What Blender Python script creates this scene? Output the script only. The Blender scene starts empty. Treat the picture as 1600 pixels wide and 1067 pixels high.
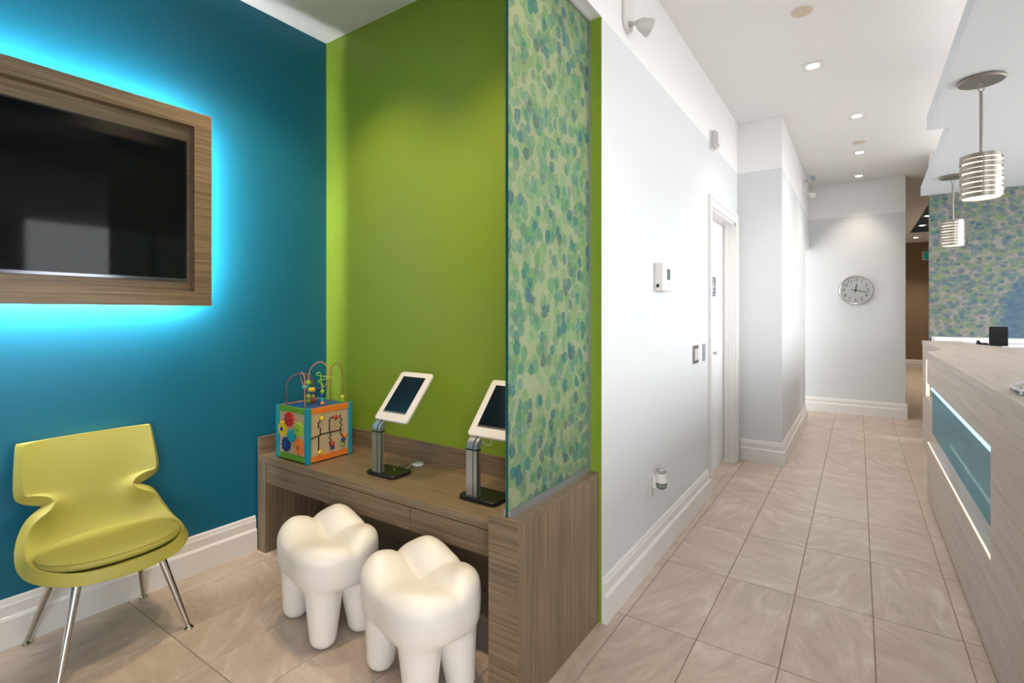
import bpy, bmesh, math, random
from mathutils import Vector, Matrix
random.seed(7)
PI = math.pi
scene = bpy.context.scene
COL = scene.collection

# ------------------------------------------------------------------ camera, world, light, exposure
F_PX, HORIZON, CAM_H = 795.0, 489.0, 1.33
YAW = math.atan((1341 - 800) / F_PX)
cam_d = bpy.data.cameras.new('camera')
cam_d.sensor_width = 36.0
cam_d.lens = F_PX / 1600 * 36.0
cam_d.shift_y = -(533.5 - HORIZON) / 1600
cam_d.clip_start = 0.05
cam = bpy.data.objects.new('camera', cam_d)
COL.objects.link(cam)
cam.location = (0, 0, CAM_H)
cam.rotation_euler = (PI / 2, 0, YAW)
scene.camera = cam

vs = scene.view_settings
vs.view_transform = 'Standard'
vs.look = 'None'
vs.exposure = 0.15
vs.gamma = 1.0
vs.use_curve_mapping = False

world = bpy.data.worlds.new('daylight')
scene.world = world
world.use_nodes = True
_bg = world.node_tree.nodes['Background']
_bg.inputs['Color'].default_value = (0.92, 0.96, 1.0, 1)
_bg.inputs['Strength'].default_value = 10.2

def light(name, kind, loc, energy, color=(1, 1, 1), parent=None, rot=(0, 0, 0), **kw):
    d = bpy.data.lights.new(name, kind)
    d.energy = energy
    d.color = color
    for k, v in kw.items():
        setattr(d, k, v)
    o = bpy.data.objects.new(name, d)
    COL.objects.link(o)
    o.location = loc
    o.rotation_euler = rot
    if parent is not None:
        o.parent = parent
        o.location = Vector(loc) - parent.location
    return o

# daylight comes in through the shop windows behind and to the right of the camera: portals guide the sampling of the sky
for _loc, _rot, _w in (((2.9, -2.78, 1.5), (PI / 2, 0, 0), 2.2), ((4.18, 4.45, 1.5), (PI / 2, 0, PI / 2), 4.9)):
    portal = light('window_daylight', 'AREA', _loc, 1.0, shape='RECTANGLE', size=_w, size_y=2.7, rot=_rot)
    portal.data.cycles.is_portal = True
SPOT_CORRIDOR, SPOT_ALCOVE, SPOT_HALL = 40.0, 68.0, 110.0
WARM = (1.0, 0.86, 0.70)
NEUTRAL = (1.0, 0.93, 0.85)
AMBER = (1.0, 0.74, 0.49)

# ------------------------------------------------------------------ helpers
def tag(o, label=None, cat=None, group=None, kind=None):
    for k, v in (('label', label), ('category', cat), ('group', group), ('kind', kind)):
        if v:
            o[k] = v
    return o

def thing(name, label, cat, loc=(0, 0, 0), group=None, rotz=0.0):
    o = bpy.data.objects.new(name, None)
    o.empty_display_size = 0.1
    COL.objects.link(o)
    o.location = loc
    o.rotation_euler = (0, 0, rotz)
    return tag(o, label, cat, group)

def root_of(o):
    while o.parent is not None:
        o = o.parent
    return o

def mk(name, bm, mat, parent=None, smooth=False, local=False, label=None, angle=None):
    """one mesh object; vertices are given in world space unless local (then in the root's space)"""
    if parent is not None and not local:
        bmesh.ops.translate(bm, verts=bm.verts, vec=-root_of(parent).location)
    me = bpy.data.meshes.new(name)
    bmesh.ops.recalc_face_normals(bm, faces=bm.faces)
    bm.to_mesh(me)
    bm.free()
    mats = mat if isinstance(mat, (list, tuple)) else [mat]
    for m in mats:
        me.materials.append(m)
    if smooth:
        for p in me.polygons:
            p.use_smooth = True
        if angle:
            me.set_sharp_from_angle(angle=math.radians(angle))
    o = bpy.data.objects.new(name, me)
    COL.objects.link(o)
    if parent is not None:
        o.parent = parent
    if label:
        o['label'] = label
    return o

def struct(name, bm, mat, parent=None, **kw):
    o = mk(name, bm, mat, parent, **kw)
    if parent is None:
        o['kind'] = 'structure'
    return o

def dup(root, delta, label=None):
    """copy of a thing with its parts and sub-parts"""
    def cp(o, par):
        c = o.copy()
        COL.objects.link(c)
        c.parent = par
        for ch in list(o.children):
            cp(ch, c)
        return c
    r = cp(root, None)
    r.location = root.location + Vector(delta)
    if label:
        r['label'] = label
    return r

def box(x0, x1, y0, y1, z0, z1, bev=0.0, seg=1, bm=None):
    b = bmesh.new()
    bmesh.ops.create_cube(b, size=1.0)
    for v in b.verts:
        v.co = Vector((x0 + (v.co.x + .5) * (x1 - x0), y0 + (v.co.y + .5) * (y1 - y0), z0 + (v.co.z + .5) * (z1 - z0)))
    if bev > 0:
        bmesh.ops.bevel(b, geom=b.edges[:], offset=bev, segments=seg, profile=0.5, affect='EDGES')
    return b if bm is None else join(bm, b)

def join(bm, *others):
    for o in others:
        me = bpy.data.meshes.new('tmp')
        o.to_mesh(me)
        o.free()
        bm.from_mesh(me)
        bpy.data.meshes.remove(me)
    return bm

def xf(bm, m):
    bmesh.ops.transform(bm, matrix=m, verts=bm.verts)
    return bm

def lathe(prof, n=32, center=(0, 0, 0), axis='Z'):
    """prof: (radius, height) pairs from one end to the other"""
    bm = bmesh.new()
    rings = []
    for r, h in prof:
        if r < 1e-6:
            rings.append([bm.verts.new((0, 0, h))])
        else:
            rings.append([bm.verts.new((r * math.cos(2 * PI * k / n), r * math.sin(2 * PI * k / n), h)) for k in range(n)])
    for a, b in zip(rings, rings[1:]):
        if len(a) == 1 and len(b) == 1:
            continue
        for k in range(n):
            k2 = (k + 1) % n
            if len(a) == 1:
                bm.faces.new((a[0], b[k], b[k2]))
            elif len(b) == 1:
                bm.faces.new((a[k], a[k2], b[0]))
            else:
                bm.faces.new((a[k], a[k2], b[k2], b[k]))
    if axis == 'X':
        xf(bm, Matrix.Rotation(PI / 2, 4, 'Y'))
    elif axis == '-Y':
        xf(bm, Matrix.Rotation(PI / 2, 4, 'X'))
    bmesh.ops.translate(bm, verts=bm.verts, vec=center)
    return bm

def tube(pts, rad, n=8, closed=False):
    """sweep a circle along points; rad a number or one per point"""
    bm = bmesh.new()
    pts = [Vector(p) for p in pts]
    N = len(pts)
    rs = rad if isinstance(rad, (list, tuple)) else [rad] * N
    rings = []
    up = None
    for i, p in enumerate(pts):
        if closed:
            t = (pts[(i + 1) % N] - pts[i - 1]).normalized()
        else:
            t = (pts[min(i + 1, N - 1)] - pts[max(i - 1, 0)]).normalized()
        if up is None:
            up = Vector((0, 0, 1)) if abs(t.z) < .9 else Vector((1, 0, 0))
        s = t.cross(up)
        if s.length < 1e-5:
            s = t.orthogonal()
        s.normalize()
        up = s.cross(t).normalized()
        rings.append([bm.verts.new(p + rs[i] * (s * math.cos(2 * PI * k / n) + up * math.sin(2 * PI * k / n))) for k in range(n)])
    last = N if closed else N - 1
    for i in range(last):
        a, b = rings[i], rings[(i + 1) % N]
        for k in range(n):
            bm.faces.new((a[k], a[(k + 1) % n], b[(k + 1) % n], b[k]))
    if not closed:
        bm.faces.new(rings[0])
        bm.faces.new(rings[-1][::-1])
    return bm

def smooth_path(ctrl, per=10, closed=False):
    """Catmull-Rom through control points"""
    c = [Vector(p) for p in ctrl]
    out = []
    n = len(c)
    segs = n if closed else n - 1
    for i in range(segs):
        if closed:
            p0, p1, p2, p3 = c[i - 1], c[i], c[(i + 1) % n], c[(i + 2) % n]
        else:
            p0, p1, p2, p3 = c[max(i - 1, 0)], c[i], c[i + 1], c[min(i + 2, n - 1)]
        for k in range(per):
            t = k / per
            out.append(0.5 * ((2 * p1) + (-p0 + p2) * t + (2 * p0 - 5 * p1 + 4 * p2 - p3) * t * t + (-p0 + 3 * p1 - 3 * p2 + p3) * t ** 3))
    if not closed:
        out.append(c[-1])
    return out

def prism(poly, h0, h1, plane='XY'):
    """extrude a 2-D outline; plane 'XY' -> along z, 'XZ' -> along y, 'YZ' -> along x"""
    bm = bmesh.new()
    def p3(a, b, h):
        return {'XY': (a, b, h), 'XZ': (a, h, b), 'YZ': (h, a, b)}[plane]
    A = [bm.verts.new(p3(a, b, h0)) for a, b in poly]
    B = [bm.verts.new(p3(a, b, h1)) for a, b in poly]
    n = len(poly)
    bm.faces.new(A[::-1])
    bm.faces.new(B)
    for k in range(n):
        bm.faces.new((A[k], A[(k + 1) % n], B[(k + 1) % n], B[k]))
    return bm

def round_rect(x0, x1, y0, y1, r, n=6):
    pts = []
    for cx, cy, a0 in ((x1 - r, y1 - r, 0), (x0 + r, y1 - r, PI / 2), (x0 + r, y0 + r, PI), (x1 - r, y0 + r, 1.5 * PI)):
        for k in range(n + 1):
            a = a0 + k / n * PI / 2
            pts.append((cx + r * math.cos(a), cy + r * math.sin(a)))
    return pts

def bevel_mod(o, w, seg=2):
    m = o.modifiers.new('bevel', 'BEVEL')
    m.width = w
    m.segments = seg
    m.limit_method = 'ANGLE'
    return o

def text_bm(s, size, align='CENTER', depth=0.0):
    cu = bpy.data.curves.new('txt', 'FONT')
    cu.body = s
    cu.size = size
    cu.align_x = align
    cu.align_y = 'CENTER'
    cu.extrude = depth
    o = bpy.data.objects.new('txt', cu)
    COL.objects.link(o)
    dg = bpy.context.evaluated_depsgraph_get()
    me = bpy.data.meshes.new_from_object(o.evaluated_get(dg))
    bm = bmesh.new()
    bm.from_mesh(me)
    bpy.data.objects.remove(o)
    bpy.data.curves.remove(cu)
    bpy.data.meshes.remove(me)
    return bm

# ------------------------------------------------------------------ materials
class NT:
    def __init__(self, name):
        self.m = bpy.data.materials.new(name)
        self.m.use_nodes = True
        self.t = self.m.node_tree
        self.b = self.t.nodes['Principled BSDF']
        self.out = self.t.nodes['Material Output']
    def n(self, kind, **kw):
        nd = self.t.nodes.new(kind)
        for k, v in kw.items():
            setattr(nd, k, v)
        return nd
    def link(self, a, b):
        self.t.links.new(a, b)
    def math(self, op, a, b=0.5, clamp=False):
        nd = self.n('ShaderNodeMath', operation=op, use_clamp=clamp)
        for i, v in enumerate((a, b)):
            if isinstance(v, (int, float)):
                nd.inputs[i].default_value = v
            else:
                self.link(v, nd.inputs[i])
        return nd.outputs[0]
    def mix(self, fac, a, b, mode='MIX'):
        nd = self.n('ShaderNodeMix', data_type='RGBA', blend_type=mode)
        for s, v in ((nd.inputs[0], fac), (nd.inputs[6], a), (nd.inputs[7], b)):
            if isinstance(v, (int, float)):
                s.default_value = v
            elif isinstance(v, tuple):
                s.default_value = (*v[:3], 1)
            else:
                self.link(v, s)
        return nd.outputs[2]
    def ramp(self, fac, stops, interp='LINEAR'):
        nd = self.n('ShaderNodeValToRGB')
        cr = nd.color_ramp
        cr.interpolation = interp
        while len(cr.elements) < len(stops):
            cr.elements.new(0.5)
        for e, (p, c) in zip(cr.elements, stops):
            e.position = p
            e.color = (*c[:3], 1)
        self.link(fac, nd.inputs[0])
        return nd.outputs[0]
    def coords(self, scale=(1, 1, 1), loc=(0, 0, 0), src='Object', offset=None):
        tc = self.n('ShaderNodeTexCoord')
        mp = self.n('ShaderNodeMapping')
        mp.inputs['Scale'].default_value = scale
        mp.inputs['Location'].default_value = loc
        if offset is not None:
            ad = self.n('ShaderNodeVectorMath', operation='ADD')
            self.link(tc.outputs[src], ad.inputs[0])
            self.link(offset, ad.inputs[1])
            self.link(ad.outputs[0], mp.inputs[0])
        else:
            self.link(tc.outputs[src], mp.inputs[0])
        return mp.outputs[0]
    def noise(self, vec, scale, detail=3, rough=0.55, dist=0.0):
        nd = self.n('ShaderNodeTexNoise')
        nd.inputs['Scale'].default_value = scale
        nd.inputs['Detail'].default_value = detail
        nd.inputs['Roughness'].default_value = rough
        nd.inputs['Distortion'].default_value = dist
        self.link(vec, nd.inputs['Vector'])
        return nd.outputs['Fac']
    def bump(self, h, strength=0.1, dist=0.002):
        nd = self.n('ShaderNodeBump')
        nd.inputs['Strength'].default_value = strength
        nd.inputs['Distance'].default_value = dist
        self.link(h, nd.inputs['Height'])
        self.link(nd.outputs[0], self.b.inputs['Normal'])

def plain(name, col, rough=0.5, metal=0.0, coat=0.0, spec=0.5, vary=0.0, scale=30.0):
    t = NT(name)
    t.b.inputs['Base Color'].default_value = (*col, 1)
    t.b.inputs['Roughness'].default_value = rough
    t.b.inputs['Metallic'].default_value = metal
    t.b.inputs['Coat Weight'].default_value = coat
    t.b.inputs['Specular IOR Level'].default_value = spec
    f = t.noise(t.coords(), scale, 2)
    if vary > 0:
        lo = tuple(c * (1 - vary) for c in col)
        hi = tuple(min(1, c * (1 + vary)) for c in col)
        t.link(t.ramp(f, [(.3, lo), (.7, hi)]), t.b.inputs['Base Color'])
    r = t.math('MULTIPLY_ADD', f, 0.06)
    r.node.inputs[2].default_value = max(0.0, rough - .03)
    t.link(r, t.b.inputs['Roughness'])
    return t.m

def paint(name, col, rough=0.5):
    t = NT(name)
    t.b.inputs['Base Color'].default_value = (*col, 1)
    t.b.inputs['Roughness'].default_value = rough
    t.b.inputs['Specular IOR Level'].default_value = 0.35
    t.bump(t.noise(t.coords(), 260, 3), 0.05, 0.001)
    return t.m

def wood(name, axis, dark=(.112, .077, .046), mid=(.214, .152, .094), lit=(.330, .240, .152), rough=.42):
    """grey-brown laminate with fine streaks that run along the given axis"""
    t = NT(name)
    i = 'xyz'.index(axis)
    def sc(along, across):
        v = [across] * 3
        v[i] = along
        return tuple(v)
    fine = t.noise(t.coords(sc(2.5, 150)), 1.0, 4, .6)
    broad = t.noise(t.coords(sc(.8, 24), (3, 7, 1)), 1.0, 3, .6)
    f = t.math('ADD', t.math('MULTIPLY', fine, .7), t.math('MULTIPLY', broad, .3))
    c = t.ramp(f, [(.33, dark), (.5, mid), (.68, lit)])
    t.link(c, t.b.inputs['Base Color'])
    t.b.inputs['Roughness'].default_value = rough
    t.bump(f, .12, .0008)
    return t.m

def tile_mat():
    t = NT('stone_tile')
    oi = t.n('ShaderNodeObjectInfo')
    ge = t.n('ShaderNodeNewGeometry')
    r = t.math('ADD', t.math('MULTIPLY', oi.outputs['Random'], 40.0), t.math('MULTIPLY', ge.outputs['Random Per Island'], 23.0))
    cb = t.n('ShaderNodeCombineXYZ')
    t.link(r, cb.inputs[0]); t.link(r, cb.inputs[2])
    v = t.coords((1, 1, 1), offset=cb.outputs[0])
    warp = t.noise(v, 2.2, 2, .5)
    rot = t.n('ShaderNodeVectorRotate', rotation_type='Z_AXIS')
    t.link(v, rot.inputs['Vector'])
    t.link(t.math('MULTIPLY', t.math('FRACT', r), 2.2), rot.inputs['Angle'])
    mp = t.n('ShaderNodeMapping')
    mp.inputs['Scale'].default_value = (2.0, 6.5, 1)
    t.link(rot.outputs[0], mp.inputs[0])
    veins = t.noise(mp.outputs[0], 1.6, 6, .62, 1.6)
    cloud = t.noise(v, 3.0, 3, .5)
    speck = t.noise(v, 160, 2, .5)
    f = t.math('ADD', t.math('MULTIPLY', veins, .72), t.math('MULTIPLY', cloud, .28))
    c = t.ramp(f, [(.30, (.43, .34, .27)), (.45, (.52, .42, .34)), (.55, (.58, .48, .395)), (.68, (.70, .60, .52))])
    c = t.mix(t.math('MULTIPLY', speck, .12), c, (.38, .31, .26))
    t.link(c, t.b.inputs['Base Color'])
    rr = t.math('MULTIPLY_ADD', cloud, .12)
    rr.node.inputs[2].default_value = .27
    t.link(rr, t.b.inputs['Roughness'])
    t.bump(speck, .03, .0006)
    return t.m

def blots(t, axes, ground, size, layers, density=.62, elong=1.0):
    """overlapping watercolour blots on a ground colour; returns the colour"""
    tc = t.n('ShaderNodeTexCoord')
    sp = t.n('ShaderNodeSeparateXYZ')
    t.link(tc.outputs['Object'], sp.inputs[0])
    cb = t.n('ShaderNodeCombineXYZ')
    t.link(sp.outputs[axes[0]], cb.inputs[0])
    t.link(t.math('MULTIPLY', sp.outputs[axes[1]], elong), cb.inputs[1])
    wob = t.n('ShaderNodeTexNoise')
    wob.inputs['Scale'].default_value = 1.1 / size
    wob.inputs['Detail'].default_value = 2
    t.link(cb.outputs[0], wob.inputs['Vector'])
    wv = t.n('ShaderNodeVectorMath', operation='MULTIPLY_ADD')
    t.link(wob.outputs['Color'], wv.inputs[0])
    wv.inputs[1].default_value = (size * .3,) * 3
    t.link(cb.outputs[0], wv.inputs[2])
    col = ground
    for k, (palette, sc, dens, alpha) in enumerate(layers):
        mp = t.n('ShaderNodeMapping')
        mp.inputs['Location'].default_value = (1.37 * k + .31, 2.11 * k + .17, 0)
        t.link(wv.outputs[0], mp.inputs[0])
        vo = t.n('ShaderNodeTexVoronoi', voronoi_dimensions='2D')
        vo.inputs['Scale'].default_value = sc / size
        vo.inputs['Randomness'].default_value = .95
        t.link(mp.outputs[0], vo.inputs['Vector'])
        cs = t.n('ShaderNodeSeparateColor')
        t.link(vo.outputs['Color'], cs.inputs[0])
        # radius differs from blot to blot
        rad = t.math('MULTIPLY_ADD', cs.outputs[1], .16)
        rad.node.inputs[2].default_value = .30
        edge = t.math('DIVIDE', vo.outputs['Distance'], rad)
        mask = t.math('LESS_THAN', edge, 1.0)
        present = t.math('LESS_THAN', cs.outputs[2], dens)
        rim = t.math('POWER', edge, 3.0, clamp=True)
        a = t.math('MULTIPLY_ADD', rim, .22)
        a.node.inputs[2].default_value = alpha
        a = t.math('MULTIPLY', t.math('MULTIPLY', mask, present), a, clamp=True)
        c = t.ramp(cs.outputs[0], palette, 'CONSTANT')
        col = t.mix(a, col, c)
    return col

GREENS = [(0, (.14, .42, .15)), (.25, (.20, .50, .22)), (.5, (.24, .46, .16)), (.75, (.10, .38, .20))]
TEALS = [(0, (.03, .32, .22)), (.25, (.05, .30, .32)), (.5, (.09, .36, .27)), (.75, (.14, .26, .27))]
BLUES = [(0, (.02, .16, .27)), (.3, (.03, .22, .31)), (.6, (.11, .17, .22)), (.8, (.02, .25, .25))]

def film_mat():
    t = NT('printed_frosted_glass')
    col = blots(t, (1, 2), (.52, .58, .38), .037,
                [(GREENS, .50, .9, .34), (TEALS, .70, .5, .36), (GREENS, .85, .7, .38), (TEALS, .85, .42, .45), (BLUES, .82, .30, .60)], elong=.78)
    t.link(col, t.b.inputs['Base Color'])
    t.b.inputs['Roughness'].default_value = .12
    tl = t.n('ShaderNodeBsdfTranslucent')
    t.link(col, tl.inputs['Color'])
    tr = t.n('ShaderNodeBsdfTransparent')
    t.link(t.mix(.45, (1, 1, 1), col), tr.inputs['Color'])
    m1 = t.n('ShaderNodeMixShader')
    m1.inputs[0].default_value = .45
    t.link(t.b.outputs[0], m1.inputs[1]); t.link(tl.outputs[0], m1.inputs[2])
    m2 = t.n('ShaderNodeMixShader')
    m2.inputs[0].default_value = .28
    t.link(m1.outputs[0], m2.inputs[1]); t.link(tr.outputs[0], m2.inputs[2])
    t.link(m2.outputs[0], t.out.inputs['Surface'])
    return t.m

def mural_mat():
    t = NT('blot_wallpaper')
    g1 = [(0, (.11, .19, .055)), (.3, (.075, .16, .08)), (.6, (.14, .19, .09)), (.8, (.06, .14, .085))]
    b1 = [(0, (.045, .095, .14)), (.3, (.03, .115, .14)), (.6, (.085, .10, .125)), (.8, (.02, .075, .12))]
    col = blots(t, (0, 2), (.225, .205, .18), .052,
                [(g1, .55, .85, .50), (b1, .62, .6, .38), (g1, .75, .75, .52), (b1, .8, .5, .50), (b1, .95, .36, .72)], elong=1.15)
    # one large soft blue wash low on the right
    tc = t.n('ShaderNodeTexCoord')
    mp = t.n('ShaderNodeMapping')
    mp.inputs['Location'].default_value = (-1.55, 0, -1.22)
    mp.inputs['Scale'].default_value = (1, 1, 1)
    t.link(tc.outputs['Object'], mp.inputs[0])
    gr = t.n('ShaderNodeVectorMath', operation='LENGTH')
    wb = t.n('ShaderNodeVectorMath', operation='MULTIPLY')
    wb.inputs[1].default_value = (1, 0, .75)
    t.link(mp.outputs[0], wb.inputs[0])
    t.link(wb.outputs[0], gr.inputs[0])
    w = t.math('ADD', gr.outputs[1], t.math('MULTIPLY', t.noise(t.coords(), 7, 3), .16))
    f = t.math('MULTIPLY', t.math('LESS_THAN', w, .0), 0)
    sm = t.n('ShaderNodeMapRange')
    sm.interpolation_type = 'SMOOTHSTEP'
    sm.inputs[1].default_value, sm.inputs[2].default_value = .40, .52
    sm.inputs[3].default_value, sm.inputs[4].default_value = .8, 0
    t.link(w, sm.inputs[0])
    col = t.mix(sm.outputs[0], col, (.025, .085, .15))
    t.link(col, t.b.inputs['Base Color'])
    t.b.inputs['Roughness'].default_value = .45
    return t.m

def blue_panel():
    t = NT('blue_glossy_panel')
    gl = t.n('ShaderNodeBsdfGlossy')
    gl.inputs['Color'].default_value = (.30, .45, .52, 1)
    gl.inputs['Roughness'].default_value = .06
    df = t.n('ShaderNodeBsdfDiffuse')
    t.link(t.ramp(t.noise(t.coords(), 9, 2), [(.3, (.16, .38, .48)), (.7, (.19, .42, .52))]), df.inputs['Color'])
    mx = t.n('ShaderNodeMixShader')
    mx.inputs[0].default_value = .32
    t.link(gl.outputs[0], mx.inputs[1]); t.link(df.outputs[0], mx.inputs[2])
    t.link(mx.outputs[0], t.out.inputs['Surface'])
    return t.m

def emit(name, col, strength):
    t = NT(name)
    e = t.n('ShaderNodeEmission')
    e.inputs[0].default_value = (*col, 1)
    e.inputs[1].default_value = strength
    t.link(e.outputs[0], t.out.inputs['Surface'])
    return t.m

def clear_glass(name, tint=(1, 1, 1), gloss=.12):
    t = NT(name)
    tr = t.n('ShaderNodeBsdfTransparent')
    tr.inputs[0].default_value = (*tint, 1)
    gl = t.n('ShaderNodeBsdfGlossy')
    gl.inputs['Roughness'].default_value = .03
    mx = t.n('ShaderNodeMixShader')
    fr = t.n('ShaderNodeFresnel')
    fr.inputs[0].default_value = 1.45
    t.link(t.math('ADD', fr.outputs[0], gloss * .3, clamp=True), mx.inputs[0])
    t.link(tr.outputs[0], mx.inputs[1]); t.link(gl.outputs[0], mx.inputs[2])
    t.link(mx.outputs[0], t.out.inputs['Surface'])
    return t.m

M = dict(
    teal=paint('teal_wall_paint', (.008, .138, .228), .40),
    green=paint('green_wall_paint', (.235, .345, .030), .42),
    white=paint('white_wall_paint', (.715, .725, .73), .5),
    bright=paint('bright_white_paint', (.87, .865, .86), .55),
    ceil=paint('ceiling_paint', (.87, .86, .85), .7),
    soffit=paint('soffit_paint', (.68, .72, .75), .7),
    brown=paint('brown_wall_paint', (.24, .165, .10), .55),
    tealdark=paint('dark_teal_paint', (.01, .06, .075), .5),
    trim=paint('white_trim_gloss', (.82, .79, .76), .3),
    door=paint('white_door_paint', (.86, .865, .87), .32),
    grout=plain('grout', (.30, .235, .185), .9),
    tile=tile_mat(),
    wood_x=wood('laminate_grain_x', 'x'), wood_y=wood('laminate_grain_y', 'y'), wood_z=wood('laminate_grain_z', 'z'),
    litwood_y=wood('lit_laminate_y', 'y', (.38, .31, .265), (.51, .43, .375), (.60, .525, .465), .38),  # the desk laminate again, the counter's brighter light put into paler colours
    litwood_x=wood('lit_laminate_x', 'x', (.38, .31, .265), (.51, .43, .375), (.60, .525, .465), .38),
    litwood_z=wood('lit_laminate_z', 'z', (.38, .31, .265), (.51, .43, .375), (.60, .525, .465), .38),
    dark=plain('dark_recess', (.03, .027, .025), .8),
    vinyl=plain('lime_vinyl', (.40, .365, .075), .5, vary=.015, scale=260),
    chrome=plain('chrome', (.62, .60, .58), .12, 1.0),
    alu=plain('brushed_aluminium', (.52, .54, .55), .34, .85),
    nickel=plain('brushed_nickel', (.30, .27, .235), .34, .85),
    blackpl=plain('black_plastic', (.008, .008, .009), .3),
    whitepl=plain('white_plastic', (.80, .775, .75), .3),
    offwhite=plain('offwhite_plastic', (.62, .60, .57), .4),
    greypl=plain('grey_plastic', (.33, .35, .37), .4),
    ivory=plain('cream_moulded_plastic', (.90, .865, .81), .36),
    screen=plain('black_glass_screen', (.004, .005, .006), .05, spec=.12),
    tabscreen=plain('tablet_glass', (.004, .007, .010), .10, spec=.3),
    blackmatt=plain('matt_black_plastic', (.010, .010, .010), .6, spec=.2),
    mirror=blue_panel(),
    film=film_mat(), edge=plain('green_glass_edge', (.012, .10, .10), .12),
    mural=mural_mat(),
    led=emit('led_strip', (.92, .97, 1.0), 430),
    led2=emit('counter_led', (.25, .68, 1.0), 3.2),
    edgeglow=emit('painted_warm_glow', (1, .86, .70), 1.1),  # glow painted on the lit ledge and slot jamb, not a lamp
    cove=emit('cove_led', (1, .92, .86), 9),
    lens=emit('lamp_lens', (1, .95, .88), 14),
    bulb=emit('pendant_diffuser', (1, .84, .62), 1.6),
    glass=clear_glass('clear_glass'),
    acrylic=clear_glass('clear_acrylic', (.93, .95, .96), .25),
)

# ------------------------------------------------------------------ the setting
CEIL, BAND = 3.05, 2.60
XL, XW, YG = -2.81, -.91, 2.02           # blue wall, corridor wall, green wall
XR, YF, YE = 4.2, -2.8, 8.05              # reception side wall, window wall, clock wall

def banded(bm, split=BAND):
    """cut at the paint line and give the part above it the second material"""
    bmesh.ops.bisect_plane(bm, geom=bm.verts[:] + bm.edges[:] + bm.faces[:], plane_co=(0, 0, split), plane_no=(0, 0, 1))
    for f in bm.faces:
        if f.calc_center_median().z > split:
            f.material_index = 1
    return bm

# floor: a bed of grout with tiles on it
floor = struct('floor', box(XL - .1, XR + .1, YF - .1, 16.0, -.12, -.003), M['grout'])

TX, TY, G = .300, .595, .0035
def tile_bm(w, l):
    b = bmesh.new()
    c = .0015
    lo = [b.verts.new((sx * w / 2, sy * l / 2, -.006)) for sx, sy in ((-1, -1), (1, -1), (1, 1), (-1, 1))]
    mi = [b.verts.new((sx * w / 2, sy * l / 2, -c)) for sx, sy in ((-1, -1), (1, -1), (1, 1), (-1, 1))]
    hi = [b.verts.new((sx * (w / 2 - c), sy * (l / 2 - c), 0)) for sx, sy in ((-1, -1), (1, -1), (1, 1), (-1, 1))]
    for a, d in ((lo, mi), (mi, hi)):
        for k in range(4):
            b.faces.new((a[k], a[(k + 1) % 4], d[(k + 1) % 4], d[k]))
    b.faces.new(hi)
    return b

def mesh_of(bm, name, mat):
    me = bpy.data.meshes.new(name)
    bmesh.ops.recalc_face_normals(bm, faces=bm.faces)
    bm.to_mesh(me)
    bm.free()
    me.materials.append(mat)
    return me

tiles = []
for i in range(-11, 15):
    for j in range(-9, 25):
        x0, x1 = .054 + TX * i, .054 + TX * (i + 1)
        y0, y1 = 2.135 + TY * j, 2.135 + TY * (j + 1)
        x0, x1 = max(x0, XL), min(x1, XR)
        y0, y1 = max(y0, YF), min(y1, 15.8)
        if y0 >= YG:
            x0 = max(x0, XW)
        elif y1 > YG and x1 <= XW:
            y1 = YG
        if y0 >= 5.0:
            x0 = max(x0, -.55) if y1 < 7.3 else max(x0, -2.0)
        if y0 >= YE:
            x0 = max(x0, .49)
        if x1 - x0 < .02 or y1 - y0 < .02:
            continue
        tiles.append((x0, x1, y0, y1))
def seen(t):
    x, y = (t[0] + t[1]) / 2, (t[2] + t[3]) / 2
    d = -math.sin(YAW) * x + math.cos(YAW) * y
    r = math.cos(YAW) * x + math.sin(YAW) * y
    return d > .9 and abs(r / d) < 1.2 and (x < .45 or y > 6.7) and not (y > 2.2 and x < XW) and not (y > YE + .2 and x < .3)
vis = sorted([t for t in tiles if seen(t)], key=lambda t: (t[0] + t[1]) ** 2 + (t[2] + t[3]) ** 2)[:290]
full = mesh_of(tile_bm(TX - G, TY - G), 'tile', M['tile'])
for (x0, x1, y0, y1) in vis:
    if abs(x1 - x0 - TX) < 1e-6 and abs(y1 - y0 - TY) < 1e-6:
        me = full
    else:
        me = mesh_of(tile_bm(x1 - x0 - G, y1 - y0 - G), 'tile', M['tile'])
    o = bpy.data.objects.new('tile', me)
    COL.objects.link(o)
    o.parent = floor
    o.location = ((x0 + x1) / 2, (y0 + y1) / 2, 0)
vset = set(vis)
rest = bmesh.new()
for t in tiles:
    if t not in vset:
        b = tile_bm(t[1] - t[0] - G, t[3] - t[2] - G)
        bmesh.ops.translate(b, verts=b.verts, vec=((t[0] + t[1]) / 2, (t[2] + t[3]) / 2, 0))
        join(rest, b)
tag(mk('tile_field', rest, M['tile'], floor), kind='stuff')

ceiling = struct('ceiling', box(XL - .1, XR + .1, YF - .1, 16.0, CEIL, CEIL + .12), M['ceil'])
mk('teal_panel', box(.92, 2.5, 9.7, 13.75, CEIL - .012, CEIL - .001), M['tealdark'], ceiling, label='dark teal painted ceiling panel')

struct('wall_left', box(XL - .12, XL, YF, YG, 0, CEIL), M['teal'])
# the green wall: its corridor side is painted like the corridor
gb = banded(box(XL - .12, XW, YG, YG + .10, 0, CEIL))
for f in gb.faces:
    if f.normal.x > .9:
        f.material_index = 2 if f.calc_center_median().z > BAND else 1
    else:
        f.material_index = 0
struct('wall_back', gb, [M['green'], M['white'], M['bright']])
# beam over the glass screen
struct('trim_1', box(-1.04, XW, YF, YG, BAND, CEIL), M['bright'])

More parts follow.
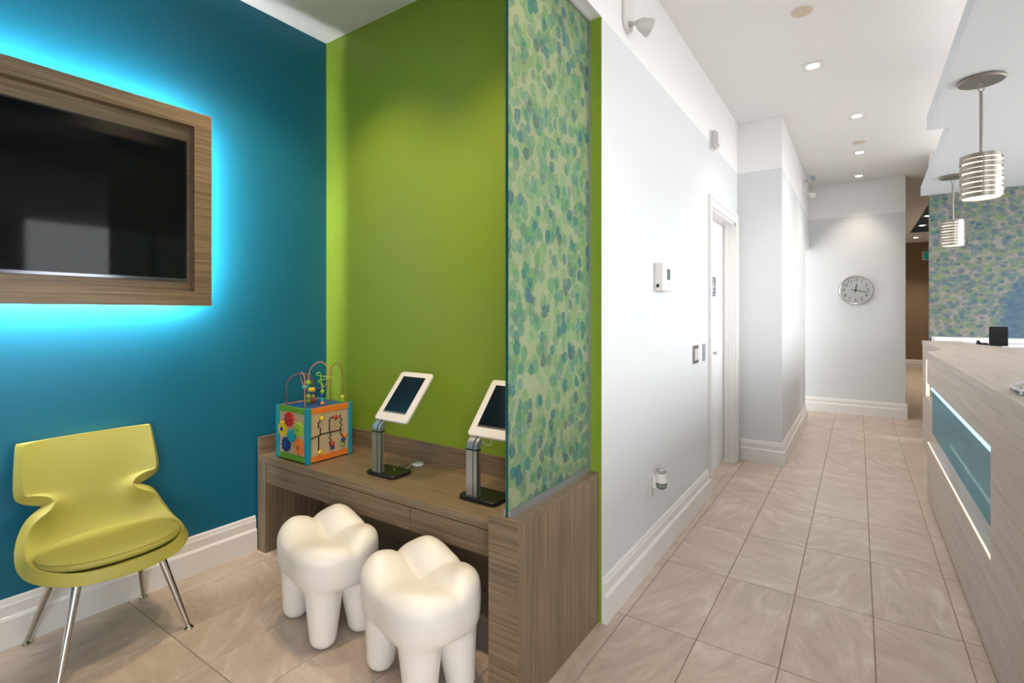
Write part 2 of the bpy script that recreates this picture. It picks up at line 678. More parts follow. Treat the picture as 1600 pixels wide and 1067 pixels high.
D0, D1, DH = 3.965, 4.865, 2.125          # door opening
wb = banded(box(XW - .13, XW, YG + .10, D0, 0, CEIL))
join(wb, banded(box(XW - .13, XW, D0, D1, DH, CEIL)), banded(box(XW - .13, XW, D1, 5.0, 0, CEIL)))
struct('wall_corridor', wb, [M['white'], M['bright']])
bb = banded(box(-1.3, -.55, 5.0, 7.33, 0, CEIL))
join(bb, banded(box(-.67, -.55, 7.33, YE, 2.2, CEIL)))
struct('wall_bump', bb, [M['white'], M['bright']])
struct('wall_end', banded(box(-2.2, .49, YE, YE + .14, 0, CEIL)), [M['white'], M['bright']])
struct('wall_nook', box(-2.2, -2.06, 7.2, YE, 0, CEIL), M['white'])
struct('wall_hall', box(.37, .49, YE + .14, 15.8, 0, CEIL), M['white'])
struct('wall_far', box(.3, 4.3, 15.8, 15.95, 0, CEIL), M['brown'])
wr = box(XR, XR + .12, YF, 15.8, 2.85, CEIL)
join(wr, box(XR, XR + .12, YF, 15.8, 0, .15), box(XR, XR + .12, YF, 2.0, .15, 2.85), box(XR, XR + .12, 6.9, 15.8, .15, 2.85))
struct('wall_right', wr, M['white'])
wf = bmesh.new()
for y in (2.0, 3.6, 5.2, 6.84):
    box(XR + .03, XR + .09, y, y + .06, .15, 2.85, bm=wf)
for z in (.15, 2.79):
    box(XR + .03, XR + .09, 2.0, 6.9, z, z + .06, bm=wf)
struct('window_2', wf, M['alu'])
struct('wall_reception', banded(box(.638, XR, 7.06, 7.18, 0, CEIL)), [M['mural'], M['bright']])
# window wall behind the camera
ww = box(XL - .12, XR + .12, YF - .16, YF, 2.85, CEIL)
join(ww, box(XL - .12, XR + .12, YF - .16, YF, 0, .12), box(XL - .12, 1.8, YF - .16, YF, .12, 2.85), box(4.0, XR + .12, YF - .16, YF, .12, 2.85))
struct('wall_front', ww, M['white'])
wf = bmesh.new()
for x in (1.8, 2.87, 3.94):
    box(x, x + .06, YF - .11, YF - .05, .12, 2.85, bm=wf)
box(1.8, 4.0, YF - .11, YF - .05, .12, .18, bm=wf)
box(1.8, 4.0, YF - .11, YF - .05, 2.79, 2.85, bm=wf)
struct('window_1', wf, M['alu'])
pv = box(-12, 18, -16, YF - .17, -.15, -.02)
join(pv, box(XR + .13, 18, YF - .16, 16, -.15, -.02))
struct('pavement', pv, plain('pavement', (.42, .41, .40), .9))

# floating soffit above the reception counter, with a cove light on top of it
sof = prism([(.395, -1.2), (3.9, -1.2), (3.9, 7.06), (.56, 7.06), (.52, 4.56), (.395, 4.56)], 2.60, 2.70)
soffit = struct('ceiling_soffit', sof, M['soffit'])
for y0, y1, x in ((-1.0, 4.3, .62), (4.5, 6.9, .76)):
    mk('cove_light', box(x, x + .02, y0, y1, 2.701, 2.725), M['cove'], soffit)

# baseboards
BB = [(0, 0), (.024, 0), (.024, .112), (.019, .121), (.014, .124), (.014, .165), (.011, .17), (.008, .186), (.004, .192), (0, .192)]
def board_x(xw, y0, y1, sgn=1):
    return prism([(xw + sgn * a, z) for a, z in BB], y0, y1, 'XZ')
def board_y(yw, x0, x1):
    return prism([(yw - a, z) for a, z in BB], x0, x1, 'YZ')
struct('baseboard_left', board_x(XL, YF, 1.555), M['trim'])
struct('baseboard_corridor', board_x(XW, YG, D0 - .085), M['trim'])
b = board_y(5.0, XW + .02, -.55 + .024)
join(b, board_x(-.55, 5.0, 7.33))
struct('baseboard_bump', b, M['trim'])
b = board_y(YE, -2.0, .49 + .02)
struct('baseboard_end', b, M['trim'])
struct('baseboard_far', board_y(15.8, .5, 4.2), M['trim'])

# door, its jambs and casing
jamb = bmesh.new()
box(XW - .13, XW, D0, D0 + .018, 0, DH, bm=jamb)
box(XW - .13, XW, D1 - .018, D1, 0, DH, bm=jamb)
box(XW - .13, XW, D0, D1, DH - .018, DH, bm=jamb)
box(XW - .08, XW - .055, D1 - .03, D1 - .018, 0, DH - .018, bm=jamb)
casing = bmesh.new()
for (a, c, t) in ((0, .052, .014), (.052, .076, .022)):
    box(XW, XW + t, D0 - c, D0 - a, 0, DH + c, bm=casing)
    box(XW, XW + t, D1 + a, D1 + c, 0, DH + c, bm=casing)
    box(XW, XW + t, D0 - a, D1 + a, DH + a, DH + c, bm=casing)
struct('trim_3', box(XW - .16, XW - .001, D0, D1, -.05, -.0006), M['tile'])
door_frame = struct('trim_2', casing, M['trim'])
mk('door_jamb', jamb, M['trim'], door_frame)
door = struct('door_1', box(XW - .135, XW - .095, D0 + .02, D1 - .02, .008, DH - .02, .002), M['door'])
kb = lathe([(.0, .0), (.022, 0), (.022, .004), (.008, .007), (.008, .018), (.014, .022), (.017, .030), (.013, .036), (0, .037)], 20, (XW - .095, 4.42, 1.0), 'X')
mk('door_knob', kb, M['chrome'], door, smooth=True, angle=40)
sg = prism(round_rect(4.385, 4.545, 1.47, 1.63, .008), XW - .0949, XW - .091, 'YZ')
sign = mk('door_sign', sg, plain('slate_blue_sign', (.055, .075, .125), .5))
tag(sign, 'small slate blue restroom sign with white pictogram on the white door', 'sign')
pic = bmesh.new()
def pic_disc(y, z, r):
    return lathe([(0, 0), (r, 0), (r, .002), (0, .002)], 16, (XW - .091, y, z), 'X')
join(pic, pic_disc(4.465, 1.607, .012))
box(XW - .091, XW - .089, 4.453, 4.477, 1.548, 1.592, bm=pic)
join(pic, xf(lathe([(.020, 0), (.028, 0), (.028, .002), (.020, .002), (.020, 0)], 24, (0, 0, 0), 'X'), Matrix.Translation((XW - .091, 4.457, 1.532))))
box(XW - .091, XW - .089, 4.475, 4.507, 1.545, 1.553, bm=pic)
for k in range(3):
    box(XW - .091, XW - .089, 4.410 + k * .045, 4.430 + k * .045, 1.482, 1.492, bm=pic)
mk('pictogram', pic, M['whitepl'], sign)

# ------------------------------------------------------------------ television and its wooden frame
FX0, FX1 = -2.737, -2.68
fy0, fy1, fz0, fz1 = -.15, 1.262, 1.366, 2.312
tvf = thing('wooden_surround', 'brown wood-grain frame glowing from behind on the blue wall', 'frame', (-2.75, .55, fz0))
mk('frame_rail', box(FX0, FX1, fy0, fy1, fz1 - .072, fz1), M['wood_y'], tvf)
mk('frame_rail', box(FX0, FX1, fy0, fy1, fz0, fz0 + .070), M['wood_y'], tvf)
mk('frame_stile', box(FX0, FX1, fy1 - .080, fy1, fz0 + .070, fz1 - .072), M['wood_y'], tvf)
mk('frame_stile', box(FX0, FX1, fy0, fy0 + .080, fz0 + .070, fz1 - .072), M['wood_y'], tvf)
mk('back_panel', box(FX0 - .001, FX0 + .010, fy0 + .08, fy1 - .08, fz0 + .07, fz1 - .072), M['wood_y'], tvf)
ins = .055
mk('mounting_box', box(XL, FX0 - .0015, fy0 + ins, fy1 - ins, fz0 + ins, fz1 - ins), M['dark'], tvf)
e = .006
gz0, gz1 = FX0 - .010, FX0 - .003
mk('led_strip', box(gz0, gz1, fy1 - ins, fy1 - ins + e, fz0 + ins, fz1 - ins), M['led'], tvf)
mk('led_strip', box(gz0, gz1, fy0 + ins - e, fy0 + ins, fz0 + ins, fz1 - ins), M['led'], tvf)
mk('led_strip', box(gz0, gz1, fy0 + ins, fy1 - ins, fz1 - ins, fz1 - ins + e), M['led'], tvf)
mk('led_strip', box(gz0, gz1, fy0 + ins, fy1 - ins, fz0 + ins - e, fz0 + ins), M['led'], tvf)
tv = thing('television', 'large flat black television screen set inside the wooden wall frame', 'television', (-2.74, .55, 1.49))
mk('casing', box(FX0 + .010, -2.7195, -.05, 1.166, 1.484, 2.172, .003), M['blackpl'], tv)
mk('screen', box(-2.7195, -2.718, -.042, 1.158, 1.500, 2.164), M['screen'], tv)
mk('bottom_bezel', box(-2.7195, -2.7165, -.05, 1.166, 1.484, 1.4985, .001), plain('dark_chrome', (.10, .10, .11), .15, 1.0), tv)

# ------------------------------------------------------------------ built-in desk, low partition and glass screen
DX0, DX1, DY0, DY1, DT = -2.79, -1.0435, 1.56, 2.0185, .535
desk = thing('activity_desk', 'low brown laminate desk built in along the green wall', 'desk', (-1.9, 1.79, 0))
mk('side_panel', box(DX0, -2.712, DY0, DY1, 0, .498), M['wood_z'], desk)
mk('desk_top', box(DX0, DX1, DY0, DY1, .4985, DT, .0015), M['wood_x'], desk)
xs = [-2.710, -2.151, -1.594, -1.0455]
for a, c in zip(xs, xs[1:]):
    mk('drawer_front', box(a + .002, c - .002, DY0 + .002, DY0 + .022, .392, .4945, .001), M['wood_x'], desk)
mk('apron', box(-2.711, -1.044, DY0 + .0225, DY0 + .30, .41, .498), M['dark'], desk)
mk('modesty_panel', box(-2.711, -1.044, 1.93, 1.95, .0, .498), M['wood_x'], desk)
mk('backsplash', box(DX0 + .0205, DX1, DY1 - .020, DY1, DT, .633), M['wood_x'], desk)
mk('side_splash', box(DX0, DX0 + .020, DY0, DY1, DT, .633), M['wood_y'], desk)

part = thing('low_partition', 'low brown laminate end panel with vertical grain beside the tooth stools', 'partition', (-.983, 1.7, 0))
px0, px1, py0 = -1.043, -.923, 1.39
mk('end_face', box(px0, px1, py0, py0 + .02, 0, .625), M['wood_x'], part)
mk('outer_face', box(px1 - .02, px1, py0 + .0202, YG, 0, .625), M['wood_z'], part)
mk('inner_face', box(px0, px0 + .02, py0 + .0202, YG, 0, .625), M['wood_z'], part)
mk('cap', box(px0, px1, py0, YG, .6252, .645), M['wood_x'], part)

gs = thing('glass_screen', 'frosted glass screen printed with green and blue watercolour blots', 'screen', (-.972, 1.7, .645))
pane = box(-.978, -.966, 1.398, YG - .012, .648, BAND - .004)
for f in pane.faces:
    f.material_index = 0 if abs(f.normal.x) > .9 else 1
mk('glass_pane', pane, [M['film'], M['edge']], gs)
ch = box(-.966, -.958, 1.398, YG, .645, .668)
join(ch, box(-.986, -.978, 1.398, YG, .645, .668))
mk('bottom_channel', ch, M['alu'], gs)
ch = box(-.966, -.958, YG - .014, YG, .668, BAND)
join(ch, box(-.986, -.978, YG - .014, YG, .668, BAND))
mk('wall_channel', ch, M['alu'], gs)
ch = box(-.966, -.956, 1.398, YG - .014, BAND - .016, BAND)
join(ch, box(-.988, -.978, 1.398, YG - .014, BAND - .016, BAND))
mk('top_channel', ch, M['alu'], gs)

# ------------------------------------------------------------------ lounge chair
def chair():
    c = thing('lounge_chair', 'lime green vinyl lounge chair with chrome legs against the blue wall', 'chair', (-2.55, .795, 0))
    # stations along the spine: x, z, half width, edge lift dz, edge push dx
    EA, EB, EX = .250, .262, .030
    st = []                                     # centre x, z, edge x, half width, edge lift dz, edge push dx
    for i, ph in enumerate((36, 46, 56, 66, 77, 89)):
        p = math.radians(ph)
        xe = EX + EA * math.cos(p)
        st.append((xe + EA * (1 - math.cos(math.radians(36))) * (1 - i / 5) ** 1.3, .352 - .0022 * i, xe, EB * math.sin(p), .016 + .006 * i, 0))
    for x, z, w, dz, dx in [(-.035, .342, .261, .058, .002), (-.095, .347, .251, .082, .010), (-.142, .364, .236, .104, .024), (-.168, .395, .219, .112, .042),
          (-.179, .432, .199, .096, .054), (-.185, .470, .176, .070, .056), (-.189, .505, .157, .046, .050), (-.192, .535, .149, .026, .044), (-.194, .556, .155, .014, .042),
          (-.197, .574, .182, .008, .044), (-.199, .588, .217, .004, .048), (-.201, .602, .236, 0, .050), (-.205, .628, .240, 0, .050), (-.213, .680, .237, 0, .046),
          (-.222, .730, .233, 0, .041), (-.231, .780, .229, 0, .037), (-.2345, .800, .227, 0, .035), (-.236, .808, .222, 0, .034)]:
        st.append((x, z, x, w, dz, dx))
    bm = bmesh.new()
    NJ = 24
    rows = []
    for i, (x, z, xe, w, dz, dx) in enumerate(st):
        row = []
        for j in range(NJ + 1):
            s = -1 + 2 * j / NJ
            s = math.copysign(abs(s) ** .8, s)
            k = abs(s) ** 3.4
            lift = max(k, 1 - i / 2.2) if i < 3 else k      # the rim also rises along the front edge
            row.append(bm.verts.new((x + (xe - x) * s * s + dx * k, w * s, z + dz * lift)))
        rows.append(row)
    for a, d in zip(rows, rows[1:]):
        for j in range(NJ):
            bm.faces.new((a[j], a[j + 1], d[j + 1], d[j]))
    # outward = away from the sitter
    sh = mk('shell', bm, M['vinyl'], c, smooth=True, local=True)
    so = sh.modifiers.new('thick', 'SOLIDIFY')
    so.thickness = .045
    so.offset = 0.0
    bv = sh.modifiers.new('bev', 'BEVEL')
    bv.width = .014
    bv.segments = 3
    bv.limit_method = 'ANGLE'
    bv.angle_limit = math.radians(50)
    ss = sh.modifiers.new('sub', 'SUBSURF')
    ss.levels = ss.render_levels = 1
    # cushion
    N = 48
    cu = bmesh.new()
    prof = [(0, .030), (.55, .030), (.82, .028), (.94, .022), (.985, .013), (1.0, .004), (.985, -.006), (.93, -.012), (0, -.012)]
    rings = []
    for r, h in prof:
        if r == 0:
            rings.append([cu.verts.new((.045, 0, 0.390 + h))])
            continue
        ring = []
        for k in range(N):
            a = 2 * PI * k / N
            ex = .208 * math.copysign(abs(math.cos(a)) ** .92, math.cos(a))
            ey = .236 * math.copysign(abs(math.sin(a)) ** .92, math.sin(a))
            x, y = .045 + ex * r, ey * r
            ring.append(cu.verts.new((x, y, 0.392 + h + .01 * (x - .045) / .2)))
        rings.append(ring)
    for a, d in zip(rings, rings[1:]):
        for k in range(N):
            k2 = (k + 1) % N
            if len(a) == 1:
                cu.faces.new((a[0], d[k], d[k2]))
            elif len(d) == 1:
                cu.faces.new((a[k], a[k2], d[0]))
            else:
                cu.faces.new((a[k], a[k2], d[k2], d[k]))
    cush = mk('seat_cushion', cu, M['vinyl'], c, smooth=True, local=True)
    pp = []
    for k in range(N):
        a = 2 * PI * k / N
        ex = .2095 * math.copysign(abs(math.cos(a)) ** .92, math.cos(a))
        ey = .2375 * math.copysign(abs(math.sin(a)) ** .92, math.sin(a))
        pp.append((.045 + ex * .965, ey * .965, 0.392 + .0185 + .01 * ex / .2))
    mk('piping', tube(pp, .0025, 6, True), M['vinyl'], cush, smooth=True, local=True)
    for sx in (-1, 1):
        for sy in (-1, 1):
            fx, fy = (.215, .212) if sx > 0 else (-.213, .202)
            tx, ty = (.13 if sx > 0 else -.08), sy * .13
            top, foot = Vector((tx, ty, .345)), Vector((fx, sy * fy, .012))
            lg = tube([foot, foot.lerp(top, .5), top], [.0085, .0125, .016], 14)
            l = mk('leg', lg, M['chrome'], c, smooth=True, local=True, angle=50)
            mk('foot_glide', lathe([(0, 0), (.019, 0), (.019, .005), (.012, .011), (.007, .018), (0, .018)], 18, (fx, sy * fy, .0005)), M['chrome'], l, smooth=True, local=True, angle=40)
    return c
chair()

# ------------------------------------------------------------------ tooth stools
def molar_mesh():
    """one moulded tooth: crown and four roots blended as an implicit surface, meshed with surface nets"""
    import numpy as np
    h = .006
    gx, gy, gz = np.arange(-.26, .2601, h), np.arange(-.22, .2201, h), np.arange(-.02, .5001, h)
    X, Y, Z = np.meshgrid(gx, gy, gz, indexing='ij')
    def smin(a, b, k):
        t = np.clip(.5 + .5 * (b - a) / k, 0, 1)
        return b + (a - b) * t - k * t * (1 - t)
    def smax(a, b, k):
        return -smin(-a, -b, k)
    A, B_ = .216, .160
    ang = np.arctan2(Y / B_, X / A)
    n_ = 3.2
    rho = (np.abs(X / A) ** n_ + np.abs(Y / B_) ** n_) ** (1 / n_)
    lobes = 1 + .012 * np.cos(6 * ang + .6)
    prof = np.interp(Z, [.19, .23, .265, .30, .345, .385, .42, .46], [.90, .955, .985, 1.0, 1.0, .985, .955, .91])
    wall = (rho - prof * lobes) * .165
    top = .386 + .10 * np.clip(Y, -.16, .16) + 0 * X
    for cx, cy, amp, sx, sy in ((-.085, .085, .048, .085, .065), (.150, .088, .024, .062, .060), (-.145, -.080, .040, .065, .070), (.130, -.095, .014, .070, .055)):
        top = top + amp * np.exp(-((X - cx) / sx) ** 2 - ((Y - cy) / sy) ** 2)
    # fissures running out from the centre
    for a0, dep, wd in ((3.05, .018, .020), (1.25, .016, .020), (.08, .012, .022), (-1.60, .006, .030)):
        ca, sa = math.cos(a0), math.sin(a0)
        along, across = X * ca + Y * sa, -X * sa + Y * ca
        top = top - dep * np.exp(-(across / wd) ** 2) * np.clip((along + .02) / .04, 0, 1)
    top = top - .020 * np.exp(-((X - .01) / .085) ** 2 - (Y / .055) ** 2)
    cap = (Z - top) * .9
    crown = smax(smax(wall, cap, .045), .222 - Z, .03)
    d = crown
    for sx, sy in ((-1, -1), (1, -1), (1, 1), (-1, 1)):
        p0, p1, r0, r1 = np.array((.132 * sx, .076 * sy, .050)), np.array((.112 * sx, .064 * sy, .285)), .050, .079
        ba = p1 - p0
        t = np.clip(((X - p0[0]) * ba[0] + (Y - p0[1]) * ba[1] + (Z - p0[2]) * ba[2]) / ba.dot(ba), 0, 1)
        dist = np.sqrt((X - p0[0] - ba[0] * t) ** 2 + (Y - p0[1] - ba[1] * t) ** 2 + (Z - p0[2] - ba[2] * t) ** 2)
        leg = smax(dist - (r0 + (r1 - r0) * t), .004 - Z, .02)
        d = smin(d, leg, .010)
    # surface nets
    ins = d < 0
    nx, ny, nz = d.shape
    corners = [(i, j, k) for i in (0, 1) for j in (0, 1) for k in (0, 1)]
    cnt = sum(ins[i:nx - 1 + i, j:ny - 1 + j, k:nz - 1 + k].astype(int) for i, j, k in corners)
    cells = np.argwhere((cnt > 0) & (cnt < 8))
    idx = -np.ones((nx - 1, ny - 1, nz - 1), int)
    idx[tuple(cells.T)] = np.arange(len(cells))
    acc, num = np.zeros((len(cells), 3)), np.zeros(len(cells))
    for a in corners:
        for ax in range(3):
            if a[ax]:
                continue
            b = list(a); b[ax] = 1
            da = d[tuple((cells + a).T)]; db = d[tuple((cells + b).T)]
            m = (da < 0) != (db < 0)
            t = np.where(m, da / np.where(m, da - db, 1), 0)
            p = np.array(a, float)[None, :].repeat(len(cells), 0)
            p[:, ax] += t
            acc[m] += p[m]; num[m] += 1
    vco = (cells + acc / num[:, None]) * h + np.array((gx[0], gy[0], gz[0]))
    faces = []
    for ax in range(3):
        o1, o2 = [q for q in range(3) if q != ax]
        e1 = np.zeros(3, int); e1[o1] = 1
        e2 = np.zeros(3, int); e2[o2] = 1
        sl = [slice(None)] * 3; sl[ax] = slice(0, -1)
        s2 = [slice(None)] * 3; s2[ax] = slice(1, None)
        for e in np.argwhere(ins[tuple(sl)] != ins[tuple(s2)]):
            q = [idx[tuple(e - e1 - e2)], idx[tuple(e - e2)], idx[tuple(e)], idx[tuple(e - e1)]]
            faces.append([int(v) for v in q])
    res = bpy.data.meshes.new('tooth_stool')
    vco[:, 2] -= vco[:, 2].min()
    vco *= np.array((1.085, 1.06, 1.045))
    res.from_pydata([tuple(map(float, v)) for v in vco], [], faces)
    bm = bmesh.new()
    bm.from_mesh(res)
    bmesh.ops.recalc_face_normals(bm, faces=bm.faces)
    for _ in range(3):
        bmesh.ops.smooth_vert(bm, verts=bm.verts, factor=.5, use_axis_x=True, use_axis_y=True, use_axis_z=True)
    bm.to_mesh(res)
    bm.free()
    for p in res.polygons:
        p.use_smooth = True
    res.materials.append(M['ivory'])
    return res
molar = molar_mesh()
for loc, rz, lab in (((-1.892, 1.366, 0), -12, 'white molar tooth stool nearer the lime green chair'),
                     ((-1.324, 1.345, 0), -15, 'white molar tooth stool right beside the low wooden partition')):
    o = bpy.data.objects.new('tooth_stool', molar)
    COL.objects.link(o)
    o.location = loc
    o.rotation_euler = (0, 0, math.radians(rz))
    tag(o, lab, 'stool', 'tooth-shaped stools at the desk')

# ------------------------------------------------------------------ activity cube
PC = {k: plain('toy_' + k, v, .35, coat=.2) for k, v in dict(
    teal=(.01, .27, .38), green=(.13, .36, .02), orange=(.80, .22, .03), blue=(.015, .09, .36), red=(.55, .02, .02), yellow=(.80, .58, .02),
    lime=(.32, .55, .03), navy=(.015, .04, .20), aqua=(.02, .33, .40), pink=(.62, .22, .13), brown=(.30, .09, .04), black=(.006, .006, .006), maroon=(.28, .02, .02)).items()}
PC['panel'] = wood('toy_birch_panel', 'x', (.50, .37, .21), (.57, .43, .26), (.62, .48, .30), .5)

def gear_bm(cx, cz, r, y, teeth=10):
    pts = []
    for k in range(teeth * 4):
        a = 2 * PI * k / (teeth * 4)
        rr = r if (k % 4) in (0, 1) else r * .76
        pts.append((cx + rr * math.cos(a), cz + rr * math.sin(a)))
    return prism(pts, y - .012, y, 'XZ')

def toy_cube():
    x0, x1, y0, y1, z0, z1 = -2.66, -2.37, 1.588, 1.876, DT + .0005, DT + .292
    t = thing('activity_cube', 'colourful wooden activity cube with gears and bead wires on the desk', 'toy', ((x0 + x1) / 2, (y0 + y1) / 2, DT))
    pw, rl = .026, .030
    for ax in (x0, x1 - pw):
        for ay in (y0, y1 - pw):
            mk('corner_post', box(ax, ax + pw, ay, ay + pw, z0, z1, .002), PC['teal'], t)
    for ya in (y0 + .004, y1 - .022):
        for za in (z0 + .006, z1 - rl - .002):
            mk('rail', box(x0 + pw, x1 - pw, ya, ya + .018, za, za + rl, .001), PC['green'], t)
    for xa in (x0 + .004, x1 - .022):
        for za in (z0 + .006, z1 - rl - .002):
            mk('rail', box(xa, xa + .018, y0 + pw, y1 - pw, za, za + rl, .001), PC['orange'], t)
    pz0, pz1 = z0 + rl, z1 - rl
    yf, xf_ = y0 + .010, x1 - .010
    mk('panel', box(x0 + pw, x1 - pw, yf, yf + .006, pz0, pz1), PC['panel'], t)
    mk('panel', box(x0 + pw, x1 - pw, y1 - .016, y1 - .010, pz0, pz1), PC['panel'], t)
    mk('panel', box(x1 - .016, xf_, y0 + pw, y1 - pw, pz0, pz1), PC['panel'], t)
    mk('panel', box(x0 + .010, x0 + .016, y0 + pw, y1 - pw, pz0, pz1), PC['panel'], t)
    mk('top_panel', box(x0 + .018, x1 - .018, y0 + .018, y1 - .018, z1 - .012, z1 - .004), PC['blue'], t)
    W, H = x1 - x0 - 2 * pw, pz1 - pz0
    for fx, fz, col, r in ((.41, .17, 'red', .041), (.17, .42, 'yellow', .041), (.78, .36, 'lime', .039), (.54, .53, 'aqua', .034), (.30, .77, 'navy', .039), (.80, .76, 'orange', .043)):
        cx, cz = x0 + pw + fx * W, pz1 - fz * H
        g = mk('gear', gear_bm(cx, cz, r, yf - .001 - (.006 if col == 'aqua' else 0)), PC[col], t)
        mk('hub', lathe([(0, 0), (.011, 0), (.011, .004), (.005, .007), (0, .007)], 14, (cx, yf - .0132 - (.006 if col == 'aqua' else 0), cz), '-Y'), PC[dict(red='maroon', yellow='navy', lime='green', aqua='teal', navy='blue', orange='brown')[col]], g, smooth=True, angle=40)
    # grooves and sliding beads on the corridor-facing side
    Wy = y1 - y0 - 2 * pw
    def q(fy, fz):
        return (xf_ + .0016, y0 + pw + fy * Wy, pz1 - fz * H)
    tracks = [[(0, .56), (.18, .53), (.30, .50), (.82, .50)],
              [(.24, .13), (.24, .20), (.20, .22), (.20, .34), (.25, .35), (.25, .50)], [(.21, .53), (.20, .93)],
              [(.60, .16), (.52, .16), (.49, .20), (.49, .50)], [(.49, .50), (.53, .57), (.48, .63), (.54, .69), (.49, .74), (.52, .85)],
              [(.80, .14), (.76, .20), (.84, .26), (.77, .32), (.84, .38), (.78, .44), (.81, .50), (.79, .58), (.86, .66), (.83, .90)]]
    for tr in tracks:
        mk('track', tube([q(*p) for p in tr], .0034, 6), PC['black'], t)
    for fy, fz, col in ((.26, .13, 'yellow'), (.21, .90, 'yellow'), (.63, .165, 'red'), (.54, .77, 'red'), (.54, .86, 'navy'), (.89, .64, 'orange'), (.84, .73, 'navy'), (.83, .85, 'green')):
        p = q(fy, fz)
        mk('bead', lathe([(0, 0), (.008, .001), (.0125, .006), (.0125, .012), (.008, .017), (0, .018)], 14, (p[0] + .001, p[1], p[2]), 'X'), PC[col], t, smooth=True)
    # wires on top
    cx, cy, tz = (x0 + x1) / 2, (y0 + y1) / 2, z1 - .004
    def w(*pts):
        return [(cx + a, cy + b, tz + h) for a, b, h in pts]
    wires = [('maroon', w((-.115, -.095, 0), (-.115, -.095, .11), (-.10, -.07, .155), (-.07, -.03, .168), (-.045, .0, .15), (-.035, .015, .11), (-.035, .015, 0))),
             ('pink', w((.075, -.11, 0), (.075, -.11, .13), (.05, -.10, .175), (.0, -.085, .18), (-.03, -.06, .13), (-.01, -.04, .085), (.035, -.01, .08), (.075, .03, .12), (.07, .035, .20), (.03, .01, .235), (-.01, -.02, .19), (-.015, -.03, .10), (-.01, -.03, 0))),
             ('brown', w((.0, .105, 0), (.0, .105, .16), (.015, .105, .20), (.05, .108, .222), (.085, .11, .20), (.10, .11, .15), (.10, .11, 0))),
             ('lime', w((.085, -.01, 0), (.085, -.01, .085), (.07, .0, .115), (.02, .01, .122), (.0, .035, .128), (.04, .075, .138), (.09, .07, .146), (.095, .02, .155), (.04, -.01, .163), (-.01, .03, .17), (-.03, .06, .15), (-.03, .07, 0)))]
    for col, ctrl in wires:
        mk('bead_wire', tube(smooth_path(ctrl, 8), .0028, 8), PC[col], t, smooth=True)
    def bead(p, r, col, axis='Z'):
        prof = [(0, -r), (r * .6, -r * .86), (r * .95, -r * .4), (r, 0), (r * .95, r * .4), (r * .6, r * .86), (0, r)]
        mk('bead', lathe(prof, 14, p), PC[col], t, smooth=True)
    for (a, b, h), r, col in (((-.035, .015, .012), .012, 'red'), ((-.035, .015, .034), .011, 'pink'), ((.10, .11, .012), .011, 'lime'), ((.10, .11, .033), .012, 'yellow'),
                              ((.085, -.01, .012), .013, 'pink'), ((.085, -.01, .034), .011, 'aqua'), ((.085, -.01, .055), .011, 'navy'), ((.085, -.01, .077), .011, 'lime'),
                              ((-.01, -.03, .018), .013, 'green'), ((-.01, -.03, .045), .013, 'lime'), ((-.014, -.03, .12), .014, 'lime')):
        bead((cx + a, cy + b, tz + h), r, col)
    # three barrel beads on the loop
    for (a, b, h), col in (((-.015, -.045, .095), 'aqua'), ((.012, -.025, .083), 'yellow'), ((.045, .0, .086), 'navy')):
        m = Matrix.Translation((cx + a, cy + b, tz + h)) @ Matrix.Rotation(math.radians(-52), 4, 'Z') @ Matrix.Rotation(PI / 2, 4, 'X')
        mk('barrel_bead', xf(lathe([(0, -.016), (.011, -.016), (.012, -.008), (.012, .008), (.011, .016), (0, .016)], 14), m), PC[col], t, smooth=True, angle=40)
toy_cube()

